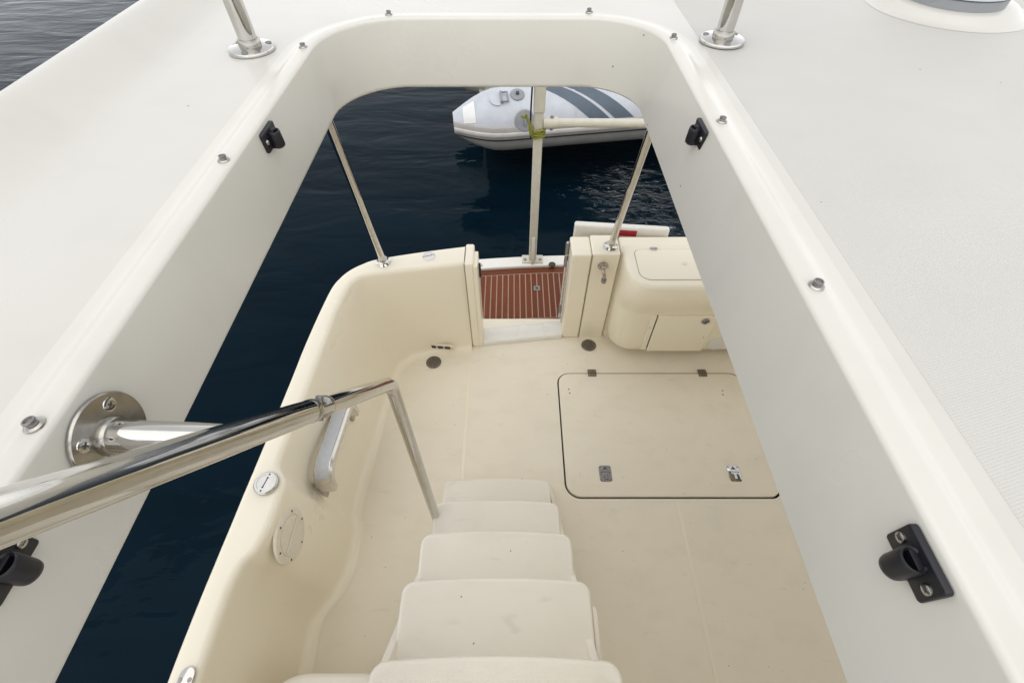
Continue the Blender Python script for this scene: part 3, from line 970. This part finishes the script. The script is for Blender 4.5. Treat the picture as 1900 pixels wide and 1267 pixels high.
# wall flange with its stub
fy, fz = .2147, 1.787
fx = wall_x(fz, True) + .0004
fm = frame((fx, fy, fz), (1, 0, .03))
flg = MB().lathe([(.0430, 0), (.0432, .0025), (.0420, .0042), (.018, .0046)], 48, fm).build('wall_flange', 'steel_worn', hrl, I)
for k in range(4):
    a = R(45 + 90 * k)
    m4 = fm @ Matrix.Translation((.0305 * math.cos(a), .0305 * math.sin(a), .0042))
    MB().lathe([(.0072, 0), (.0068, .0010), (.0045, .0016), (.001, .0014)], 20, m4).build('screw', 'steel', flg)
    for q in range(2):
        cr = MB().box(-.0034, .0034, -.0008, .0008, .0014, .0019)
        cr.v = [tuple(m4 @ Matrix.Rotation(R(90 * q + 25), 4, 'Z') @ Vector(p)) for p in cr.v]
        cr.build('screw_cross', 'mark', flg, smooth=0)
MB().lathe([(.0195, .004), (.0195, .008), (.0178, .011)], 30, fm).build('weld_ring', 'steel_worn', flg)
MB().tube([(fx + .003, fy, fz), (HX, fy, rail_pt(fy)[2])], .0158, 30).build('stub', 'steel', hrl, I, smooth=60)
for z_ in (.47,):
    MB().box(HX - .012, HX + .006, .572, .598, z_ - .03, z_ + .01).build('foot_bracket', 'steel_dark', hrl, I, bevel=.003)

# ---- floor hatch
fh = thing('floor_hatch', 'cream floor hatch lid with rounded corners, right of the stairs', 'floor hatch', ((LID[0] + LID[1]) / 2, (LID[2] + LID[3]) / 2, 0))
I = tuple(fh.location)
MB().prism(rrect(*LID, [.068, .055, .055, .062], 8), -.022, .005, bev=.005).build('lid', 'cream_floor', fh, I, smooth=50)
for x_ in (0.455, 1.083):
    hg = MB().prism(rrect(x_ - .024, x_ + .024, LID[3] - .022, LID[3] + .026, .004, 3), .0055, .0085, bev=.0012).build('hinge', 'bronze', fh, I)
    MB().tube([(x_ - .024, LID[3] + .002, .009), (x_ + .024, LID[3] + .002, .009)], .004, 10).build('hinge_pin', 'bronze', hg)
    for dx in (-.015, .015):
        for dy in (-.012, .017):
            MB().lathe([(.0042, .008), (.004, .0092), (.001, .0094)], 10, Matrix.Translation((x_ + dx, LID[3] + dy, 0))).build('hinge_screw', 'steel_dark', hg)
for x_, mat_ in ((0.457, 'steel_dark'), (1.088, 'steel')):
    la = MB().prism(rrect(x_ - .030, x_ + .030, .895, .977, .013, 5), .0052, .0075, bev=.001).build('latch_plate', mat_, fh, I)
    dk = MB()
    dk.v = [(x_ - .012, .957, .0082), (x_ + .012, .957, .0082), (x_, .972, .0082)]
    dk.f = [(0, 1, 2)]
    dk.build('finger_hole', 'mark', la, smooth=0)
    tshape = [(x_ - .022, .945), (x_ - .022, .938), (x_ - .006, .932), (x_ - .006, .905), (x_ + .010, .905), (x_ + .010, .934), (x_ + .022, .938), (x_ + .022, .945)]
    MB().prism(tshape, .0076, .0080).build('pull_recess', 'mark', la, smooth=0)
    ts2 = [(stx_ + (x_ - stx_) * 1.0, y_) for stx_, y_ in [(a * 0 + x_ + (a - x_) * .80, .9075 + (b - .905) * .90) for a, b in tshape]]
    ts2 = [(x_ + (a - x_) * .78, .925 + (b - .925) * .84) for a, b in tshape]
    MB().prism(ts2, .0080, .0090).build('pull', mat_, la, smooth=0)
    for dx in (-.023, .023):
        for dy in (.902, .969):
            MB().lathe([(.0035, .0074), (.0032, .0084), (.001, .0086)], 10, Matrix.Translation((x_ + dx, dy, 0))).build('latch_screw', 'mark', la)
for x_, y_ in ((.315, 1.425), (.318, 1.40), (1.165, 1.415), (1.160, 1.39)):
    MB().lathe([(.0042, .0048), (.0040, .0056), (.001, .0057)], 10, Matrix.Translation((x_, y_, 0))).build('screw_plug', 'mark', fh, I)

# ---- floor drains and scupper
def drain(x_, y_, label):
    o = thing('floor_drain', label, 'drain', (x_, y_, 0.0012), group='round floor drains')
    I = (x_, y_, .0012)
    T = Matrix.Translation((x_, y_, .0012))
    g = MB().lathe([(.0435, 0), (.0435, .003), (.040, .0055), (.034, .006), (.033, .0045)], 36, T).build('grate', 'bronze', o, I)
    for ring_r, cnt, sz in ((.011, 5, .0042), (.024, 10, .0042)):
        for k in range(cnt):
            a = 2 * math.pi * k / cnt
            MB().lathe([(sz, .0046), (sz, .0052)], 10, T @ Matrix.Translation((ring_r * math.cos(a), ring_r * math.sin(a), 0))).build('drain_hole', 'mark', g, smooth=0)
    for k in range(4):
        a = R(10 + 90 * k)
        MB().lathe([(.004, .0052), (.0035, .0066)], 10, T @ Matrix.Translation((.0385 * math.cos(a), .0385 * math.sin(a), 0))).build('drain_screw', 'mark', g, smooth=0)
drain(-.4542, 1.612, 'round tarnished floor drain below the scupper slot')
drain(.4574, 1.738, 'round tarnished floor drain at the foot of the right gate post')
sc_m = frame((-.42, 1.6985, .040), (-.10, -1, .05), (0, 0, 1))
scp = thing('scupper', 'slotted brass scupper low in the transom wall left of the gate', 'scupper', (-.42, 1.69, .04))
I = (-.42, 1.69, .04)
MB().prism(rrect(-.082, .082, -.021, .021, .0205, 6), -.004, .006, sc_m, .003).build('flange', 'plate_plastic', scp, I)
for xx, w in ((-.042, .020), (0.002, .018), (.044, .019)):
    MB().prism(rrect(xx - w, xx + w, -.0105, .0105, .009, 4), .005, .0068, sc_m).build('slot', 'gap', scp, I)
for xx in (-.071, .071):
    MB().lathe([(.005, .006), (.0045, .0075)], 12, sc_m @ Matrix.Translation((xx, 0, 0))).build('screw', 'steel', scp, I)

# ---- grab handle on the cockpit side
gh = thing('grab_handle', 'satin metal grab handle with grey grip strip on the cockpit side', 'grab handle', (-.77, .93, .36))
I = (-.77, .93, .36)
hp_ = [(-.748, .728, .350), (-.742, .729, .400), (-.738, .752, .448), (-.737, .80, .464), (-.737, .86, .456), (-.737, .93, .444), (-.738, 1.02, .428), (-.739, 1.070, .410), (-.742, 1.098, .362), (-.745, 1.104, .300)]
path = spline(hp_, 6)
def ribbon(path, w, t, off, name, mat, lo=0, hi=None):
    rr = []
    P_ = path[lo:hi]
    for i, p in enumerate(P_):
        p = Vector(p)
        tv = (Vector(P_[min(i + 1, len(P_) - 1)]) - Vector(P_[max(i - 1, 0)])).normalized()
        side_ = Vector((1, 0, .12))
        side_ = (side_ - tv * side_.dot(tv)).normalized()
        n = side_.cross(tv)
        c = p + n * off
        rr.append([c + side_ * a + n * b for a, b in ((-w, -t), (w * 1, -t), (w, t * .4), (w * .8, t), (-w * .8, t), (-w, t * .4))])
    return MB().rings(rr, True, (True, True)).build(name, mat, gh, I, smooth=35)
ribbon(path, .038, .015, 0, 'bar', 'aluminium')
ribbon(path, .026, .0020, .0155, 'grip_strip', 'grip', 10, 48)
for c, n in (((-.7725, .724, .345), (1, 0, .1)), ((-.762, 1.108, .285), (1, 0, .1))):
    MB().prism(rrect(-.014, .014, -.052, .052, .006, 4), 0, .012, frame(c, n, (0, 0, 1)), .002).build('mounting_foot', 'steel_worn', gh, I)

# ---- inspection plate on the bulge
ip = thing('inspection_plate', 'round cream inspection plate with raised handle bar on the cockpit side', 'inspection plate', (-.765, .494, .53))
I = (-.765, .494, .53)
ipm = frame((-.7665, .494, .520), (1, .02, .095), (0, 0, 1))
MB().lathe([(.092, -.006), (.092, .004), (.088, .0065), (.070, .0068), (.068, .0045)], 48, ipm).build('outer_ring', 'plate_plastic', ip, I)
cvr = MB().lathe([(.0665, .003), (.066, .0072), (.062, .008), (.02, .0078)], 48, ipm).build('cover', 'plate_plastic', ip, I)
hb = MB().box(-.0055, .0055, -.060, .060, .0078, .0125)
hb.v = [tuple(ipm @ Matrix.Rotation(R(88), 4, 'Z') @ Vector(p)) for p in hb.v]
hb.build('handle_bar', 'plate_plastic', cvr, bevel=.002)
for k in range(6):
    a = R(90 + 60 * k)
    MB().lathe([(.0042, .0064), (.0038, .0078), (.001, .008)], 10, ipm @ Matrix.Translation((.080 * math.cos(a), .080 * math.sin(a), 0))).build('screw', 'mark', ip, I)

# ---- deck filler caps
def filler(loc, r, h, rot, label, mat='steel'):
    o = thing('filler_cap', label, 'filler cap', loc, group='deck filler caps')
    T = Matrix.Translation(loc) @ Matrix.Rotation(rot, 4, 'Z')
    MB().lathe([(r, 0), (r, h * .7), (r * .97, h * .9), (r * .93, h)], 40, T).build('rim', mat, o, loc)
    lid = MB().lathe([(r * .90, h * .98), (r * .88, h + .0012), (r * .2, h + .0012)], 40, T).build('lid', 'white_plastic' if mat == 'white_plastic' else 'aluminium', o, loc)
    s = MB().box(-.0016, .0016, -r * .42, r * .42, h + .0013, h + .0019)
    s.v = [tuple(T @ Vector(p)) for p in s.v]
    s.build('key_slot', 'mark', lid, smooth=0)
    for k in (-1, 1):
        for ang, rr_ in ((90, .72), (90, .42)):
            MB().lathe([(.0034, h + .0012), (.0032, h + .0021)], 10, T @ Matrix.Translation((0, k * r * rr_, 0))).build('key_hole', 'mark', lid, smooth=0)
    # engraved ring of lettering: short dashes round the rim
    for k in range(9):
        a = R(120 + k * 15)
        d = MB().box(-.0008, .0008, -.0022, .0022, h + .0012, h + .0017)
        d.v = [tuple(T @ Matrix.Rotation(a, 4, 'Z') @ Matrix.Translation((r * .70, 0, 0)) @ Vector(p)) for p in d.v]
        d.build('engraved_mark', 'groove', lid, smooth=0)
    return o
filler((-.834, .623, TOPZ + .001), .0405, .014, R(-12), 'bright metal filler cap on the cockpit side above the inspection plate')
filler((-.412, 1.785, TOPZ + .0012), .034, .0035, R(-70), 'flat white filler cap on top of the transom left of the gate', 'white_plastic')
vp = thing('cleat_plate', 'rounded polished plate with two screws on the cockpit side at the bottom edge', 'plate', (-.874, .055, TOPZ + .001))
I = (-.874, .055, TOPZ + .001)
MB().prism(rrect(-.895, -.853, -.06, .112, .020, 8), TOPZ + .001, TOPZ + .0065, bev=.002).build('plate', 'steel', vp, I)
for xx in (-.887, -.862):
    MB().lathe([(.0062, TOPZ + .0064), (.0056, TOPZ + .0076)], 14, Matrix.Translation((xx, .082, 0))).build('screw', 'steel_dark', vp, I)

# ---- corner locker with lid and cupboard door
lk_o = thing('corner_locker', 'cream moulded corner locker with lift-up lid and cupboard door against the transom', 'locker', (0.95, 1.74, 0))
I = (0.95, 1.74, 0)
def lsec(z, yf, r, xl=.557):
    pts = [(xl, 1.86, z)]
    for k in range(13):
        a = R(180 + 90.0 * k / 12)
        pts.append((xl + r + r * math.cos(a), yf + r + r * math.sin(a), z))
    pts += [(1.00, yf, z), (1.42, yf, z), (1.42, 1.86, z)]
    return pts
TZ = .662
secs = [(.045, 1.690, .11, .585), (.055, 1.668, .12, .570), (.075, 1.660, .125, .562), (.13, 1.657, .125, .558), (.36, 1.657, .125, .556), (.385, 1.650, .125, .556), (.42, 1.632, .125, .556), (.48, 1.600, .125, .556),
        (.54, 1.574, .125, .556), (.59, 1.560, .125, .556), (.628, 1.556, .125, .556), (.646, 1.559, .122, .558), (.657, 1.567, .115, .564), (TZ, 1.580, .105, .574)]
body = MB().rings([lsec(z, y, r, xl) for z, y, r, xl in secs], True, (True, True)).build('body', 'cream', lk_o, I, smooth=35)
lid_o = rrect(.607, 1.36, 1.607, 1.822, [.055, .04, .04, .035], 8)
def growl(out, g):
    n = len(out); res = []
    for j, p in enumerate(out):
        a, c = out[j - 1], out[(j + 1) % n]
        tx, ty = c[0] - a[0], c[1] - a[1]
        l = math.hypot(tx, ty)
        res.append((p[0] + ty / l * g, p[1] - tx / l * g))
    return res
ld = MB().prism(lid_o, TZ - .005, TZ + .004, bev=.003).build('lid', 'cream', lk_o, I, smooth=50)
MB().prism(growl(lid_o, .0032), TZ - .005, TZ + .0008).build('lid_groove_shade', 'groove', lk_o, I)  # brown strip painting the dark line of the groove round the lid
for x_ in (.705, 1.25):
    hg = MB().prism(rrect(x_ - .017, x_ + .017, 1.812, 1.838, .004, 3), TZ + .002, TZ + .007, bev=.0012).build('lid_hinge', 'steel', lk_o, I)
    MB().tube([(x_ - .017, 1.8265, TZ + .0075), (x_ + .017, 1.8265, TZ + .0075)], .0042, 10).build('hinge_pin', 'steel', hg)
MB().lathe([(.013, TZ + .0042), (.013, TZ + .0062), (.010, TZ + .0075)], 24, Matrix.Translation((.835, 1.715, 0))).build('push_button', 'plate_plastic', ld)
ld.children[-1].matrix_parent_inverse = Matrix.Identity(4)
MB().prism(rrect(.895, .945, 1.690, 1.725, .008, 4), TZ + .0042, TZ + .0075, bev=.001).build('lid_latch', 'black', ld)
# cupboard door and its hinge strip
MB().box(.738, .764, 1.648, 1.658, .075, .362).build('hinge_strip', 'cream', lk_o, I, bevel=.003)
MB().box(.7645, .7705, 1.6545, 1.658, .085, .362).build('hinge_gap', 'gap', lk_o, I)
cd = MB().box(.771, 1.085, 1.645, 1.658, .066, .362).build('cupboard_door', 'cream', lk_o, I, bevel=.003)
lm = frame((1.028, 1.645, .325), (0, -1, 0))
lc = MB().lathe([(.021, 0), (.021, .004), (.017, .008), (.011, .008), (.010, .004), (.001, .004)], 24, lm).build('door_latch', 'steel_dark', lk_o, I)
MB().box(1.026, 1.045, 1.632, 1.6368, .322, .328).build('latch_tab', 'steel', lc)
for c in ((.745, .27), (1.06, .19)):
    MB().lathe([(.003, 0), (.0028, .0012)], 10, frame((c[0], 1.648 if c[0] < .8 else 1.645, c[1]), (0, -1, 0))).build('door_screw', 'mark', lk_o, I, smooth=0)
rpm = frame((1.165, 1.657, .12), (0, -1, 0))
MB().lathe([(.055, -.002), (.055, .003), (.050, .005), (.04, .005)], 32, rpm).build('vent_plate', 'white_plastic', lk_o, I)

# ---- stainless washdown fitting on the transom panel
sh = thing('hose_bib', 'small stainless hose fitting on the panel beside the corner locker', 'hose fitting', (.468, 1.80, .56))
I = (.468, 1.80, .56)
sm = frame((.463, 1.8018, .575), (0, -1, 0))
MB().lathe([(.026, 0), (.026, .004), (.018, .008), (.014, .010), (.014, .018), (.008, .022)], 28, sm).build('wall_plate', 'steel_worn', sh, I)
MB().tube(spline([(.463, 1.785, .574), (.464, 1.765, .566), (.470, 1.757, .545), (.472, 1.757, .520)], 5), .0085, 14).build('spout', 'steel_worn', sh, I)
MB().lathe([(.013, 0), (.014, .012), (.012, .022), (.006, .023)], 20, frame((.472, 1.757, .524), (0, 0, -1), (0, 1, 0))).build('nozzle', 'steel_dark', sh, I)
MB().box(.452, .476, 1.768, 1.782, .584, .592).build('lever', 'steel', sh, I, bevel=.002)

# ---- round deck hatch at the upper right
rh = thing('round_deck_hatch', 'grey rimmed round deck hatch at the upper right corner of the flybridge', 'deck hatch', (1.035, 1.32, DZ + .02))
I = (1.035, 1.32, DZ + .02)
T = Matrix.Translation((1.010, 1.292, DZ + .0195))
MB().lathe([(.106, 0), (.106, .018), (.103, .020)], 56, T).build('frame', 'hatch_grey', rh, I)
MB().lathe([(.101, .019), (.101, .0215)], 56, T).build('seal', 'gap', rh, I)
lid = MB().lathe([(.108, .0215), (.109, .032), (.105, .036), (.03, .0375)], 56, T).build('lid', 'hatch_lid', rh, I, smooth=35)
MB().box(1.027, 1.041, 1.224, 1.264, DZ + .0565, DZ + .066).build('handle', 'black', lid, bevel=.002)
